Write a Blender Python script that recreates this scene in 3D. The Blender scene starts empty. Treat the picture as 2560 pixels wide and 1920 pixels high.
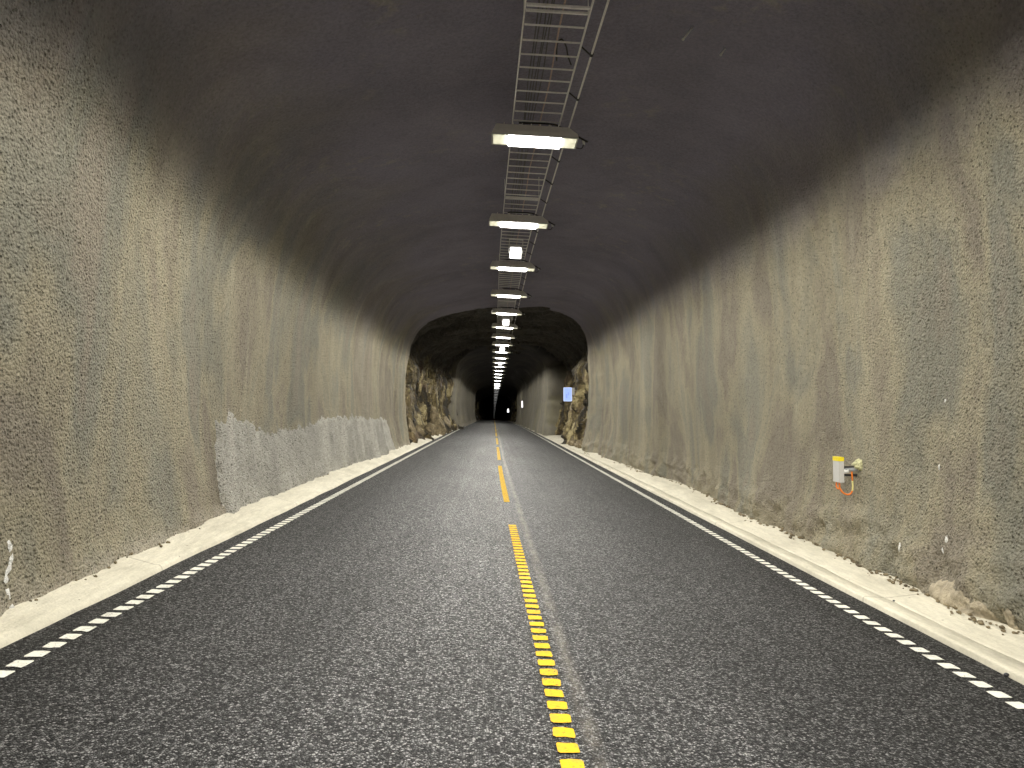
import bpy, bmesh, math, random
import numpy as np
from mathutils import Vector, Matrix, Euler

S = bpy.context.scene
C = S.collection
rng = random.Random(7)
EYE = 1.6                     # eye height above the road
SLOPE = 0.05                  # crossfall of road and of everything hung over it

def drop(y):                  # the road tips over a long crest
    return 0.5 * 6.5e-5 * np.maximum(np.asarray(y, float) - 40.0, 0) ** 2

# ------------------------------------------------------------------ noise
def _hash(ix, iy, iz, seed):
    h = (ix.astype(np.int64) * 374761393 + iy.astype(np.int64) * 668265263 + iz.astype(np.int64) * 2147483647 + seed * 974711) & 0xFFFFFFFF
    h = ((h ^ (h >> 13)) * 1274126177) & 0xFFFFFFFF
    h = ((h ^ (h >> 16)) * 2246822519) & 0xFFFFFFFF
    h = h ^ (h >> 15)
    return (h & 0xFFFFFF) / float(0xFFFFFF)

def vnoise(x, y, z=None, seed=0):          # smooth value noise in -1..1
    x = np.asarray(x, float); y = np.asarray(y, float)
    z = np.zeros_like(x) if z is None else np.asarray(z, float)
    x, y, z = np.broadcast_arrays(x, y, z)
    ix, iy, iz = np.floor(x), np.floor(y), np.floor(z)
    fx, fy, fz = x - ix, y - iy, z - iz
    s = lambda t: t * t * t * (t * (t * 6 - 15) + 10)
    fx, fy, fz = s(fx), s(fy), s(fz)
    r = 0
    for dx in (0, 1):
        for dy in (0, 1):
            for dz in (0, 1):
                w = (fx if dx else 1 - fx) * (fy if dy else 1 - fy) * (fz if dz else 1 - fz)
                r = r + w * _hash(ix + dx, iy + dy, iz + dz, seed)
    return r * 2 - 1

def fbm(x, y, z=None, octaves=4, seed=0, gain=.5):
    a, t = 1.0, 0
    for o in range(octaves):
        t = t + a * vnoise(np.asarray(x) * 2 ** o, np.asarray(y) * 2 ** o, None if z is None else np.asarray(z) * 2 ** o, seed + o * 17)
        a *= gain
    return t

def facets(u, v, cu, cv, seed):            # random tilted plane per Voronoi cell: broken rock faces
    pu, pv = u / cu, v / cv
    iu, iv = np.floor(pu), np.floor(pv)
    best = np.full(pu.shape, 1e9); out = np.zeros(pu.shape)
    zero = np.zeros_like(iu)
    for du in (-1, 0, 1):
        for dv in (-1, 0, 1):
            a, b = iu + du, iv + dv
            su = a + _hash(a, b, zero, seed); sv = b + _hash(a, b, zero + 1, seed)
            d = (pu - su) ** 2 + (pv - sv) ** 2
            h = _hash(a, b, zero + 2, seed) * 2 - 1
            gu = (_hash(a, b, zero + 3, seed) * 2 - 1); gv = (_hash(a, b, zero + 4, seed) * 2 - 1)
            val = h + 1.1 * gu * (pu - su) + 1.1 * gv * (pv - sv)
            m = d < best
            best = np.where(m, d, best); out = np.where(m, val, out)
    return out

# ------------------------------------------------------------------ materials
def mat(name):
    m = bpy.data.materials.new(name); m.use_nodes = True
    nt = m.node_tree; b = nt.nodes['Principled BSDF']
    return m, nt, b

def N(nt, kind, ins=None, **props):
    n = nt.nodes.new(kind)
    for k, v in props.items(): setattr(n, k, v)
    for k, v in (ins or {}).items():
        if isinstance(v, bpy.types.NodeSocket): nt.links.new(v, n.inputs[k])
        else: n.inputs[k].default_value = v
    return n

def ramp(nt, fac, stops):
    n = nt.nodes.new('ShaderNodeValToRGB'); nt.links.new(fac, n.inputs[0])
    e = n.color_ramp.elements
    while len(e) < len(stops): e.new(.5)
    for q, (p, c) in zip(e, stops):
        q.position = p; q.color = (c, c, c, 1) if not isinstance(c, tuple) else (*c, 1)
    return n.outputs[0]

def coords(nt, scale=(1, 1, 1)):
    t = N(nt, 'ShaderNodeTexCoord')
    return N(nt, 'ShaderNodeMapping', {'Vector': t.outputs['Object'], 'Scale': scale}).outputs[0]

def noise(nt, vec, scale, detail=3, rough=.5, dist=0):
    return N(nt, 'ShaderNodeTexNoise', {'Vector': vec, 'Scale': scale, 'Detail': detail, 'Roughness': rough, 'Distortion': dist}).outputs['Fac']

def math_(nt, op, a, b=0.0, clamp=False):
    n = N(nt, 'ShaderNodeMath', operation=op, use_clamp=clamp)
    for i, v in enumerate((a, b)):
        if isinstance(v, bpy.types.NodeSocket): nt.links.new(v, n.inputs[i])
        else: n.inputs[i].default_value = v
    return n.outputs[0]

def mixc(nt, fac, a, b, mode='MIX'):
    n = nt.nodes.new('ShaderNodeMix'); n.data_type = 'RGBA'; n.blend_type = mode
    for i, v in ((0, fac), (6, a), (7, b)):
        if isinstance(v, bpy.types.NodeSocket): nt.links.new(v, n.inputs[i])
        elif i == 0: n.inputs[0].default_value = v
        else: n.inputs[i].default_value = (*v, 1)
    return n.outputs[2]

def bump(nt, b, height, dist, strength=1.0):
    n = N(nt, 'ShaderNodeBump', {'Height': height, 'Distance': dist, 'Strength': strength})
    nt.links.new(n.outputs[0], b.inputs['Normal'])

def shotcrete(name, tints, crown=None):
    m, nt, b = mat(name)
    vs = coords(nt, (1, 1, .5)); v = coords(nt)
    big = noise(nt, vs, .7, 3, .55, .4)
    col = ramp(nt, big, [(.22 + .56 * i / (len(tints) - 1), t) for i, t in enumerate(tints)])
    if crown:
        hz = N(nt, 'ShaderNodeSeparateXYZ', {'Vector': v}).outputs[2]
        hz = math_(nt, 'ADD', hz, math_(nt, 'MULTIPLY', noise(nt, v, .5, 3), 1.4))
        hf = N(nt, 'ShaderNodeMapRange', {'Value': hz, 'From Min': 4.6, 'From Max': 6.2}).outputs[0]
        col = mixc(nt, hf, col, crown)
    big2 = noise(nt, coords(nt, (1, 1, .5)), .33, 3, .5)
    col = mixc(nt, 1, col, ramp(nt, big2, [(.3, .84), (.7, 1.12)]), 'MULTIPLY')
    streak = noise(nt, coords(nt, (1, 1, .07)), 1.5, 4, .55, .3)
    col = mixc(nt, 1, col, ramp(nt, streak, [(.3, .90), (.68, 1.07)]), 'MULTIPLY')
    runs = noise(nt, coords(nt, (1, 1, .05)), 4.2, 3, .6, .15)
    gate = noise(nt, coords(nt, (1, 1, .35)), .55, 2)
    runs = math_(nt, 'MULTIPLY', ramp(nt, runs, [(.54, 0.0), (.68, 1.0)]), ramp(nt, gate, [(.50, 0.0), (.62, .3)]))
    col = mixc(nt, runs, col, (.47, .44, .33))
    if crown:                               # pale dust caught on the foot of the wall
        sp = N(nt, 'ShaderNodeSeparateXYZ', {'Vector': v})
        ht = math_(nt, 'ADD', sp.outputs[2], math_(nt, 'MULTIPLY', sp.outputs[0], SLOPE))
        ht = math_(nt, 'ADD', ht, math_(nt, 'MULTIPLY', noise(nt, v, 2.2, 5, .7), -.36))
        dust = N(nt, 'ShaderNodeMapRange', {'Value': ht, 'From Min': .11, 'From Max': -.05, 'To Max': .65}).outputs[0]
        dust = math_(nt, 'MULTIPLY', dust, math_(nt, 'LESS_THAN', sp.outputs[0], 0.0))
        col = mixc(nt, dust, col, (.44, .40, .33))
    fine = noise(nt, v, 26, 4, .6)
    col = mixc(nt, 1, col, ramp(nt, fine, [(.3, .80), (.7, 1.12)]), 'MULTIPLY')
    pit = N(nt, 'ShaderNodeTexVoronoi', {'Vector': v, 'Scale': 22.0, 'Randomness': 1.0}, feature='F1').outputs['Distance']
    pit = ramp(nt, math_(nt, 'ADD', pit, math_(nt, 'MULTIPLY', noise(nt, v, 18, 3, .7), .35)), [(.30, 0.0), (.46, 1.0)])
    col = mixc(nt, math_(nt, 'MULTIPLY', math_(nt, 'SUBTRACT', 1.0, pit), math_(nt, 'SUBTRACT', .62, math_(nt, 'MULTIPLY', hf, .62)) if crown else .55), col, (.085, .078, .055))    # cavity shade of the pits, painted into the colour
    nt.links.new(col, b.inputs['Base Color'])
    b.inputs['Roughness'].default_value = .92
    b.inputs['Specular IOR Level'].default_value = .25
    vor = N(nt, 'ShaderNodeTexVoronoi', {'Vector': v, 'Scale': 42.0, 'Randomness': 1.0}, feature='F1').outputs['Distance']
    n2 = noise(nt, v, 55, 4, .65)
    h = math_(nt, 'ADD', math_(nt, 'MULTIPLY', n2, .9), math_(nt, 'MULTIPLY', vor, -.9))
    h = math_(nt, 'ADD', h, math_(nt, 'MULTIPLY', pit, 1.0))
    bp = N(nt, 'ShaderNodeBump', {'Height': h, 'Distance': .034, 'Strength': math_(nt, 'SUBTRACT', 1.0, math_(nt, 'MULTIPLY', hf, .6)) if crown else 1.0})
    nt.links.new(bp.outputs[0], b.inputs['Normal'])
    return m

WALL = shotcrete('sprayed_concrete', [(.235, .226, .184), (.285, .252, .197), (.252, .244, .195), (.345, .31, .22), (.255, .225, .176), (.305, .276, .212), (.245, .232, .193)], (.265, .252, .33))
WALL_DEEP = shotcrete('dark_crown_sprayed_concrete', [(.25, .245, .20), (.30, .27, .20), (.28, .26, .215), (.33, .305, .215), (.29, .26, .205)], (.075, .073, .08))  # dimness of the unlit vault painted in as a near-black crown colour
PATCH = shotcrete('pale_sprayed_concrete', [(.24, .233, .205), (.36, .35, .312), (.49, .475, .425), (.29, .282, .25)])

def make_rock():
    m, nt, b = mat('bare_rock')
    v = coords(nt); vs = coords(nt, (1, 1, .45))
    big = noise(nt, vs, 1.1, 6, .62, .8)
    col = ramp(nt, big, [(.30, (.012, .011, .009)), (.44, (.045, .036, .02)), (.53, (.17, .13, .055)), (.62, (.50, .42, .22)), (.70, (.30, .245, .12)), (.82, (.07, .055, .035))])
    rust = noise(nt, coords(nt, (1, 1, .7)), .55, 3)
    col = mixc(nt, ramp(nt, rust, [(.55, 0.0), (.68, .75)]), col, (.17, .105, .06))
    fine = noise(nt, v, 14, 6, .68)
    col = mixc(nt, 1, col, ramp(nt, fine, [(.28, .55), (.66, 1.2)]), 'MULTIPLY')
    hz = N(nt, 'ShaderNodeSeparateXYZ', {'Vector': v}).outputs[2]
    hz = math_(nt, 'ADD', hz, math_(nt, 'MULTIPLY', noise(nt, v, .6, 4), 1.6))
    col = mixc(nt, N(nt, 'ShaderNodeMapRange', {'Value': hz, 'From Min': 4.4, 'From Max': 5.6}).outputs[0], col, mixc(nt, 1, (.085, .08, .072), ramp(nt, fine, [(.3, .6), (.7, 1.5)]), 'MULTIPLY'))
    nt.links.new(col, b.inputs['Base Color'])
    b.inputs['Roughness'].default_value = .7
    h = math_(nt, 'ADD', noise(nt, v, 9, 8, .7, .4), math_(nt, 'MULTIPLY', N(nt, 'ShaderNodeTexVoronoi', {'Vector': vs, 'Scale': 6.0}).outputs['Distance'], -.6))
    bump(nt, b, h, .16, 1.0)
    return m
ROCK = make_rock()

def make_boulder():
    m, nt, b = mat('broken_stone')
    v = coords(nt)
    col = ramp(nt, noise(nt, v, 4, 6, .65), [(.3, (.06, .048, .03)), (.5, (.19, .15, .085)), (.7, (.34, .285, .18))])
    nt.links.new(col, b.inputs['Base Color']); b.inputs['Roughness'].default_value = .8
    bump(nt, b, noise(nt, v, 16, 6, .7), .05)
    return m
STONE = make_boulder()

def make_asphalt():
    m, nt, b = mat('asphalt')
    v = coords(nt)
    tc = N(nt, 'ShaderNodeTexCoord').outputs['Object']
    sep = N(nt, 'ShaderNodeSeparateXYZ', {'Vector': tc})
    X, Y = sep.outputs[0], sep.outputs[1]
    vor = N(nt, 'ShaderNodeTexVoronoi', {'Vector': v, 'Scale': 76.0, 'Randomness': 1.0}, feature='F1')
    cellv = N(nt, 'ShaderNodeSeparateColor', {'Color': vor.outputs['Color']}).outputs[0]
    col = ramp(nt, cellv, [(.0, (.008, .008, .009)), (.38, (.022, .022, .023)), (.55, (.055, .055, .057)), (.75, (.135, .135, .138)), (1.0, (.33, .325, .325))])
    edge = N(nt, 'ShaderNodeTexVoronoi', {'Vector': v, 'Scale': 76.0, 'Randomness': 1.0}, feature='DISTANCE_TO_EDGE').outputs['Distance']
    col = mixc(nt, ramp(nt, edge, [(.06, .9), (.22, 0.0)]), col, (.006, .006, .007))
    wear = noise(nt, coords(nt, (1, .25, 1)), .9, 4)
    # traffic-polished lanes pale, centre paler still as painted lamp sheen, margins outside the edge lines fresh and dark
    ax = math_(nt, 'ABSOLUTE', math_(nt, 'SUBTRACT', X, .2))
    lane = ramp(nt, math_(nt, 'DIVIDE', ax, 4.0), [(.0, 1.1), (.3, 1.0), (.66, .62), (.74, .42), (1.0, .38)])
    col = mixc(nt, 1, col, lane, 'MULTIPLY')
    col = mixc(nt, 1, col, ramp(nt, wear, [(.3, .72), (.7, 1.35)]), 'MULTIPLY')
    track = noise(nt, coords(nt, (1, .03, 1)), 1.3, 3, .5)
    col = mixc(nt, 1, col, ramp(nt, track, [(.35, .8), (.65, 1.2)]), 'MULTIPLY')
    # sandy longitudinal joint just right of the centre line
    jx = math_(nt, 'SUBTRACT', X, math_(nt, 'ADD', math_(nt, 'MULTIPLY', Y, -.0075), .52))
    jx2 = math_(nt, 'SUBTRACT', X, .335)
    jx = math_(nt, 'MAXIMUM', jx, math_(nt, 'MULTIPLY', jx, 1.0))
    near = math_(nt, 'LESS_THAN', Y, 24.7)
    jd = math_(nt, 'ADD', math_(nt, 'MULTIPLY', near, math_(nt, 'ABSOLUTE', jx)), math_(nt, 'MULTIPLY', math_(nt, 'SUBTRACT', 1.0, near), math_(nt, 'ABSOLUTE', jx2)))
    jn = noise(nt, coords(nt, (1, .35, 1)), 9, 5, .7)
    jm = math_(nt, 'MULTIPLY', ramp(nt, jd, [(.0, .8), (.02, .6), (.062, 0.0)]), ramp(nt, jn, [(.36, .15), (.6, 1.0)]))
    jm = math_(nt, 'MULTIPLY', jm, ramp(nt, noise(nt, v, 75, 2), [(.35, .25), (.6, .8)]))
    col = mixc(nt, jm, col, (.30, .27, .225))
    nt.links.new(col, b.inputs['Base Color'])
    rg = ramp(nt, cellv, [(0, .80), (.6, .70), (1, .52)])
    nt.links.new(rg, b.inputs['Roughness'])
    nt.links.new(math_(nt, 'MULTIPLY', ramp(nt, edge, [(.05, .30), (.22, 1.0)]), math_(nt, 'ADD', .35, math_(nt, 'MULTIPLY', cellv, .65))), b.inputs['Specular IOR Level'])
    h = math_(nt, 'ADD', math_(nt, 'MULTIPLY', ramp(nt, edge, [(.0, 0.0), (.25, 1.0)]), .6), math_(nt, 'MULTIPLY', cellv, .7))
    h = math_(nt, 'ADD', h, math_(nt, 'MULTIPLY', noise(nt, v, 160, 2), .35))
    bump(nt, b, h, .017, 1.0)
    return m
ASPHALT = make_asphalt()

def make_pave():
    m, nt, b = mat('pavement_concrete')
    v = coords(nt)
    col = ramp(nt, noise(nt, coords(nt, (1.6, .5, 1)), 1.6, 6, .65), [(.28, (.46, .43, .34)), (.5, (.58, .545, .44)), (.72, (.65, .615, .505))])
    col = mixc(nt, 1, col, ramp(nt, noise(nt, coords(nt, (3, .6, 1)), 6, 6, .7), [(.3, .82), (.62, 1.04)]), 'MULTIPLY')
    col = mixc(nt, 1, col, ramp(nt, noise(nt, v, 34, 3, .6), [(.3, .90), (.6, 1.02)]), 'MULTIPLY')
    sp = N(nt, 'ShaderNodeTexVoronoi', {'Vector': v, 'Scale': 5.0}).outputs['Distance']
    col = mixc(nt, ramp(nt, sp, [(.035, .8), (.06, 0.0)]), col, (.10, .09, .07))
    Y = N(nt, 'ShaderNodeSeparateXYZ', {'Vector': v}).outputs[1]
    jy = math_(nt, 'ABSOLUTE', math_(nt, 'SUBTRACT', math_(nt, 'FRACT', math_(nt, 'ADD', math_(nt, 'DIVIDE', Y, 4.7), math_(nt, 'MULTIPLY', noise(nt, v, 3, 2), .006))), .5))
    col = mixc(nt, ramp(nt, jy, [(.0009, .6), (.0022, 0.0)]), col, (.16, .14, .10))
    grit = noise(nt, coords(nt, (1, .7, 1)), 1.1, 5, .7)
    col = mixc(nt, ramp(nt, grit, [(.56, 0.0), (.72, .35)]), col, (.34, .31, .24))
    nt.links.new(col, b.inputs['Base Color']); b.inputs['Roughness'].default_value = .85
    bump(nt, b, math_(nt, 'ADD', noise(nt, coords(nt, (2, .5, 1)), 5, 5, .6), math_(nt, 'MULTIPLY', noise(nt, v, 60, 3), .25)), .03, .7)
    return m
PAVE = make_pave()

def paint(name, c, dirt):
    m, nt, b = mat(name); v = coords(nt)
    d = noise(nt, v, 9, 6, .7)
    col = mixc(nt, ramp(nt, d, [(.34, .7), (.52, .05)]), c, dirt)
    chip = noise(nt, v, 48, 4, .7)
    col = mixc(nt, math_(nt, 'MULTIPLY', ramp(nt, chip, [(.36, 1.0), (.42, 0.0)]), ramp(nt, noise(nt, v, 2.5, 3), [(.42, .2), (.6, .9)])), col, (.035, .035, .035))
    nt.links.new(col, b.inputs['Base Color']); b.inputs['Roughness'].default_value = .85; b.inputs['Specular IOR Level'].default_value = .12
    bump(nt, b, noise(nt, v, 60, 3), .006, .6)
    return m
WHITE_PAINT = paint('white_road_paint', (.72, .71, .63), (.42, .41, .37))
YELLOW_PAINT = paint('yellow_road_paint', (.66, .41, .012), (.42, .27, .05))

def plain(name, c, rough=.5, metal=0.0, var=.12, sc=20, bmp=0.0):
    m, nt, b = mat(name); v = coords(nt)
    n = noise(nt, v, sc, 4, .6)
    col = mixc(nt, 1, c, ramp(nt, n, [(.3, 1 - var), (.7, 1 + var)]), 'MULTIPLY')
    nt.links.new(col, b.inputs['Base Color'])
    b.inputs['Roughness'].default_value = rough; b.inputs['Metallic'].default_value = metal
    if bmp: bump(nt, b, n, bmp)
    return m
GALV = plain('galvanised_steel', (.84, .83, .82), .5, .05, .1, 30)
ALU = plain('pale_enamel', (.78, .76, .72), .5, .0, .06, 12)
FRAME = plain('pale_frame', (.62, .62, .60), .45, .4)
BLACK = plain('black_rubber', (.018, .018, .02), .55)
CABLE = plain('dark_grey_sheath', (.07, .07, .075), .5)
ORANGE = plain('orange_sheath', (.80, .20, .02), .45)
RUSTY = plain('salmon_sheath', (.50, .36, .31), .5)
YELLOW_PL = plain('yellow_plastic', (.82, .66, .02), .4)
PALE_YEL = plain('pale_yellow_sheath', (.72, .66, .28), .45)
GREY_BOX = plain('grey_enamel', (.50, .49, .47), .45, 0, .05)
GREY_DARK = plain('grey_cabinet', (.26, .27, .28), .5, 0, .08)
FOAM = plain('expanded_foam', (.62, .60, .36), .9, 0, .25, 30, .03)
WHITE_PL = plain('white_plastic', (.75, .75, .73), .5, 0, .06)
RED_PL = plain('red_plastic', (.50, .12, .06), .5, 0, .2)
MORTAR = plain('trowelled_mortar', (.33, .285, .205), .9, 0, .3, 9, .05)
LIME = plain('white_lime', (.74, .73, .70), .9, 0, .15, 40, .03)
INK = plain('grey_print', (.42, .42, .45), .6)

def emit(name, c, s, pattern=None, base=(.8, .8, .8)):
    m, nt, b = mat(name)
    b.inputs['Base Color'].default_value = (*base, 1); b.inputs['Roughness'].default_value = .35
    b.inputs['Emission Color'].default_value = (*c, 1)
    b.inputs['Emission Strength'].default_value = s
    m.cycles.emission_sampling = 'NONE'
    if pattern:
        v = coords(nt)
        f = N(nt, 'ShaderNodeTexVoronoi', {'Vector': v, 'Scale': pattern}).outputs['Distance']
        nt.links.new(ramp(nt, f, [(.15, tuple(x for x in c)), (.75, tuple(x * .45 for x in c))]), b.inputs['Emission Color'])
    return m
LED = emit('led_light', (1.0, .985, .93), 22)
LED_FAR = emit('dim_led_light', (1.0, .985, .95), 1.1)
GLASS_FAR = emit('dim_lamp_glass', (1, .96, .7), .02)
SIDE_GLASS = emit('lamp_glass', (1.0, .96, .66), 1.0, 17, (.7, .7, .62))
SPOT_GLASS = emit('spot_glass', (1.0, 1.0, .97), 4.0, 16)
SIGN_WHITE = emit('lit_white_panel', (1.0, .95, .95), 1.5)
SIGN_BLUE = emit('lit_blue_panel', (.33, .47, .98), .75, None, (.25, .35, .8))
SIGN_EDGE = emit('lit_pale_edge', (.62, .74, 1.0), .95, None, (.6, .7, .9))
SIGN_FAINT = emit('lit_faint_mark', (.26, .38, .86), .62, None, (.2, .3, .7))

# ------------------------------------------------------------------ object helpers
def put(o, label=None, cat=None, group=None, kind=None, parent=None):
    if o.name not in C.objects: C.objects.link(o)
    if label: o['label'] = label
    if cat: o['category'] = cat
    if group: o['group'] = group
    if kind: o['kind'] = kind
    if parent: o.parent = parent
    return o

def empty(name, loc, label, cat, group=None):
    o = bpy.data.objects.new(name, None); o.location = loc; o.empty_display_size = .2
    return put(o, label, cat, group)

def from_bm(name, bm, m, parent=None, smooth=False, **kw):
    me = bpy.data.meshes.new(name); bm.to_mesh(me); bm.free()
    me.materials.append(m)
    if smooth: me.polygons.foreach_set('use_smooth', [True] * len(me.polygons))
    return put(bpy.data.objects.new(name, me), parent=parent, **kw)

def box(bm, lo, hi, bev=0.0):
    vs = [bm.verts.new((x, y, z)) for z in (lo[2], hi[2]) for y in (lo[1], hi[1]) for x in (lo[0], hi[0])]
    fs = [bm.faces.new([vs[i] for i in f]) for f in ((0, 2, 3, 1), (4, 5, 7, 6), (0, 1, 5, 4), (2, 6, 7, 3), (0, 4, 6, 2), (1, 3, 7, 5))]
    if bev:
        es = list({e for f in fs for e in f.edges})
        bmesh.ops.bevel(bm, geom=es, offset=bev, segments=2, affect='EDGES', profile=.7)

def tube(bm, pts, r, seg=8, cap=True):
    pts = [Vector(p) for p in pts]; rings = []
    up = Vector((0, 0, 1))
    for i, p in enumerate(pts):
        t = (pts[min(i + 1, len(pts) - 1)] - pts[max(i - 1, 0)]).normalized()
        a = t.cross(up)
        if a.length < 1e-3: a = t.cross(Vector((1, 0, 0)))
        a.normalize(); c = t.cross(a).normalized()
        rr = r[i] if isinstance(r, (list, tuple)) else r
        rings.append([bm.verts.new(p + (a * math.cos(q) + c * math.sin(q)) * rr) for q in [2 * math.pi * k / seg for k in range(seg)]])
    for A, B in zip(rings, rings[1:]):
        for k in range(seg): bm.faces.new((A[k], A[(k + 1) % seg], B[(k + 1) % seg], B[k]))
    if cap: bm.faces.new(rings[0][::-1]); bm.faces.new(rings[-1])

def curve_pts(ctrl, n=6):                  # Catmull-Rom through control points
    P = [Vector(c) for c in ctrl]; out = []
    for i in range(len(P) - 1):
        a, b, c, d = P[max(i - 1, 0)], P[i], P[i + 1], P[min(i + 2, len(P) - 1)]
        for k in range(n):
            t = k / n
            out.append(.5 * ((2 * b) + (c - a) * t + (2 * a - 5 * b + 4 * c - d) * t * t + (3 * b - a - 3 * c + d) * t ** 3))
    out.append(P[-1]); return out

def grid_normals(P):
    du = np.gradient(P, axis=0); dv = np.gradient(P, axis=1)
    n = np.cross(du, dv); return n / np.maximum(np.linalg.norm(n, axis=2, keepdims=True), 1e-9)

def grid_obj(name, P, m, normals=None, flip=False, **kw):
    ni, nj, _ = P.shape
    me = bpy.data.meshes.new(name)
    idx = np.arange(ni * nj).reshape(ni, nj)
    q = np.stack([idx[:-1, :-1], idx[1:, :-1], idx[1:, 1:], idx[:-1, 1:]], -1).reshape(-1, 4)
    if flip: q = q[:, ::-1]
    me.vertices.add(ni * nj); me.vertices.foreach_set('co', P.reshape(-1).astype(np.float32))
    me.loops.add(q.size); me.loops.foreach_set('vertex_index', q.reshape(-1).astype(np.int32))
    me.polygons.add(len(q)); me.polygons.foreach_set('loop_start', np.arange(0, q.size, 4, dtype=np.int32))
    me.polygons.foreach_set('use_smooth', np.ones(len(q), bool))
    me.update(calc_edges=True); me.validate()
    if normals is not None:
        nn = normals.reshape(-1, 3) * (-1 if flip else 1)
        me.normals_split_custom_set_from_vertices(nn.tolist())
    me.materials.append(m)
    return put(bpy.data.objects.new(name, me), **kw)

# ------------------------------------------------------------------ tunnel tube
PROFILE = np.array([(-3.30, -1.80), (-3.36, -1.35), (-3.47, -.8), (-3.58, -.2), (-3.63, .6), (-3.59, 1.6), (-3.48, 2.3), (-3.27, 2.85), (-2.92, 3.34), (-2.4, 3.66),
    (-1.6, 3.93), (-.7, 4.13), (.3, 4.26), (1.2, 4.30), (2.1, 4.27), (2.85, 4.15), (3.5, 3.88), (3.93, 3.45), (4.15, 2.9), (4.22, 2.2), (4.26, 1.2), (4.25, .5),
    (4.15, -.4), (4.05, -1.0), (3.98, -1.45), (3.94, -2.0)])
def smooth_profile(P, n):
    V = curve_pts([(x, 0, z) for x, z in P], 12)
    A = np.array([(v.x, v.z) for v in V]); s = np.r_[0, np.cumsum(np.linalg.norm(np.diff(A, axis=0), axis=1))]
    return A, s
PA, PS = smooth_profile(PROFILE, 0)
SL = PS[np.argmin(np.abs(PA[:, 0] - -3.40) + 9 * (PA[:, 1] < 1.5))]      # top of the left wall on the arc
SR = PS[np.argmin(np.abs(PA[:, 0] - 4.10) + 9 * (PA[:, 1] < 2))]         # top of the right wall
ST = PS[-1]
def arc(ds_wall, ds_roof):
    a = np.linspace(0, SL, int(SL / ds_wall) + 1); b = np.linspace(SL, SR, int((SR - SL) / ds_roof) + 1)[1:]
    c = np.linspace(SR, ST, int((ST - SR) / ds_wall) + 1)[1:]
    s = np.r_[a, b, c]; jl = len(a) - 1; jr = len(a) + len(b) - 1
    return s, np.interp(s, PS, PA[:, 0]), np.interp(s, PS, PA[:, 1]), jl, jr
def outward(s):
    e = 1e-2
    tx = np.interp(s + e, PS, PA[:, 0]) - np.interp(s - e, PS, PA[:, 0]); tz = np.interp(s + e, PS, PA[:, 1]) - np.interp(s - e, PS, PA[:, 1])
    l = np.hypot(tx, tz); return -tz / l, tx / l          # left wall -> -x, crown -> +z

def lining(ys, s, x, z, sl=1.0, sr=1.0, near=True, seed=0, ribs=False, y_lo=None, y_hi=None):
    """grid of points; y_lo / y_hi per arc position give a ragged end"""
    Y = np.repeat(ys[:, None], len(s), 1).copy()
    X = np.repeat((np.where(x < 0, x * sl, x * sr))[None], len(ys), 0).copy(); Z = np.repeat(z[None], len(ys), 0).copy()
    Sg = np.repeat(s[None], len(ys), 0)
    low = np.clip((0.6 - Z) / 2.0, 0, 1) ** 1.3
    if near:
        bl = np.interp(ys, [-15, 4, 6, 9, 14, 20, 26, 31], [-.2, -.25, -.24, -.17, -.15, -.12, -.05, -.06])
        br = np.interp(ys, [-15, 5, 7, 8.5, 10, 11.7, 13, 15, 22, 28, 33], [.05, .06, .06, .12, .15, .06, .2, .40, .26, .06, -.10])
        up = np.interp(ys, [-15, 5.5, 7, 10, 13.5], [.36, .34, .26, .10, 0])
        X += np.where(X < 0, bl[:, None], br[:, None]) * low
        X += np.where(X < 0, up[:, None] * np.clip((3.9 - Z) / 1.2, 0, 1), 0)
    wall = np.clip((3.3 - Z) / 1.0, 0, 1)
    d = .05 * fbm(Y * .35, Sg * .3, seed=seed + 3, octaves=3)
    fold = vnoise(Y * .85, Z * .12 + 3 * (X > 0), seed=seed + 5) * .045 + vnoise(Y * 2.1, Z * .18 + 7 * (X > 0), seed=seed + 6) * .022
    amp = np.interp(Y, [0, 8, 18, 23, 28], [.3, .5, 1.1, 1.8, 2.8])
    d = d + fold * wall * amp
    if ribs: d = d + wall * .17 * np.maximum(np.cos((Y - 62 - .25 * Z) * 2 * np.pi / 7.9), -.4)
    if near:
        d = d + .006 * vnoise(Y * 6, Sg * 6, seed=21) + .004 * vnoise(Y * 14, Sg * 14, seed=22) + .004 * vnoise(Y * 26, Sg * 26, seed=23)
        # crumbling foot of the wall
        foot = np.clip((-1.05 - Z) / .25, 0, 1) * (X > 0) + .5 * np.clip((-1.05 - Z) / .2, 0, 1) * (X < 0)
        d = d + foot * (.05 * fbm(Y * 2.2, Z * 3.4, octaves=5, seed=31, gain=.6) + .03)
    ox, oz = outward(s)
    X -= ox[None] * d; Z -= oz[None] * d
    return X, Y, Z, ox, oz

def stack(X, Y, Z, world=True):
    return np.stack([X, Y, Z + EYE - drop(Y)], -1)

def flare(X, Y, Z, ox, oz, end, at, R=.09):       # curl an end of the lining outwards into a thick rim, 'at' = y of the rim
    sgn = 1 if end == 'far' else -1
    row = -1 if end == 'far' else 0
    rows = []
    prof = [(R * math.sin(a), R * (1 - math.cos(a))) for a in [math.radians(k) for k in (15, 30, 45, 60, 75, 90)]] + [(R, R + .12), (R - .03, R + .4), (R - .2, R + .95)]
    for dy, out in prof:
        rows.append((X[row] + ox * out, Y[row] + sgn * dy, Z[row] + oz * out))
    if end != 'far': rows = rows[::-1]
    f = lambda k: np.array([r[k] for r in rows])
    return tuple(np.concatenate([A, f(k)] if end == 'far' else [f(k), A], 0) for k, A in enumerate((X, Y, Z)))

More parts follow.
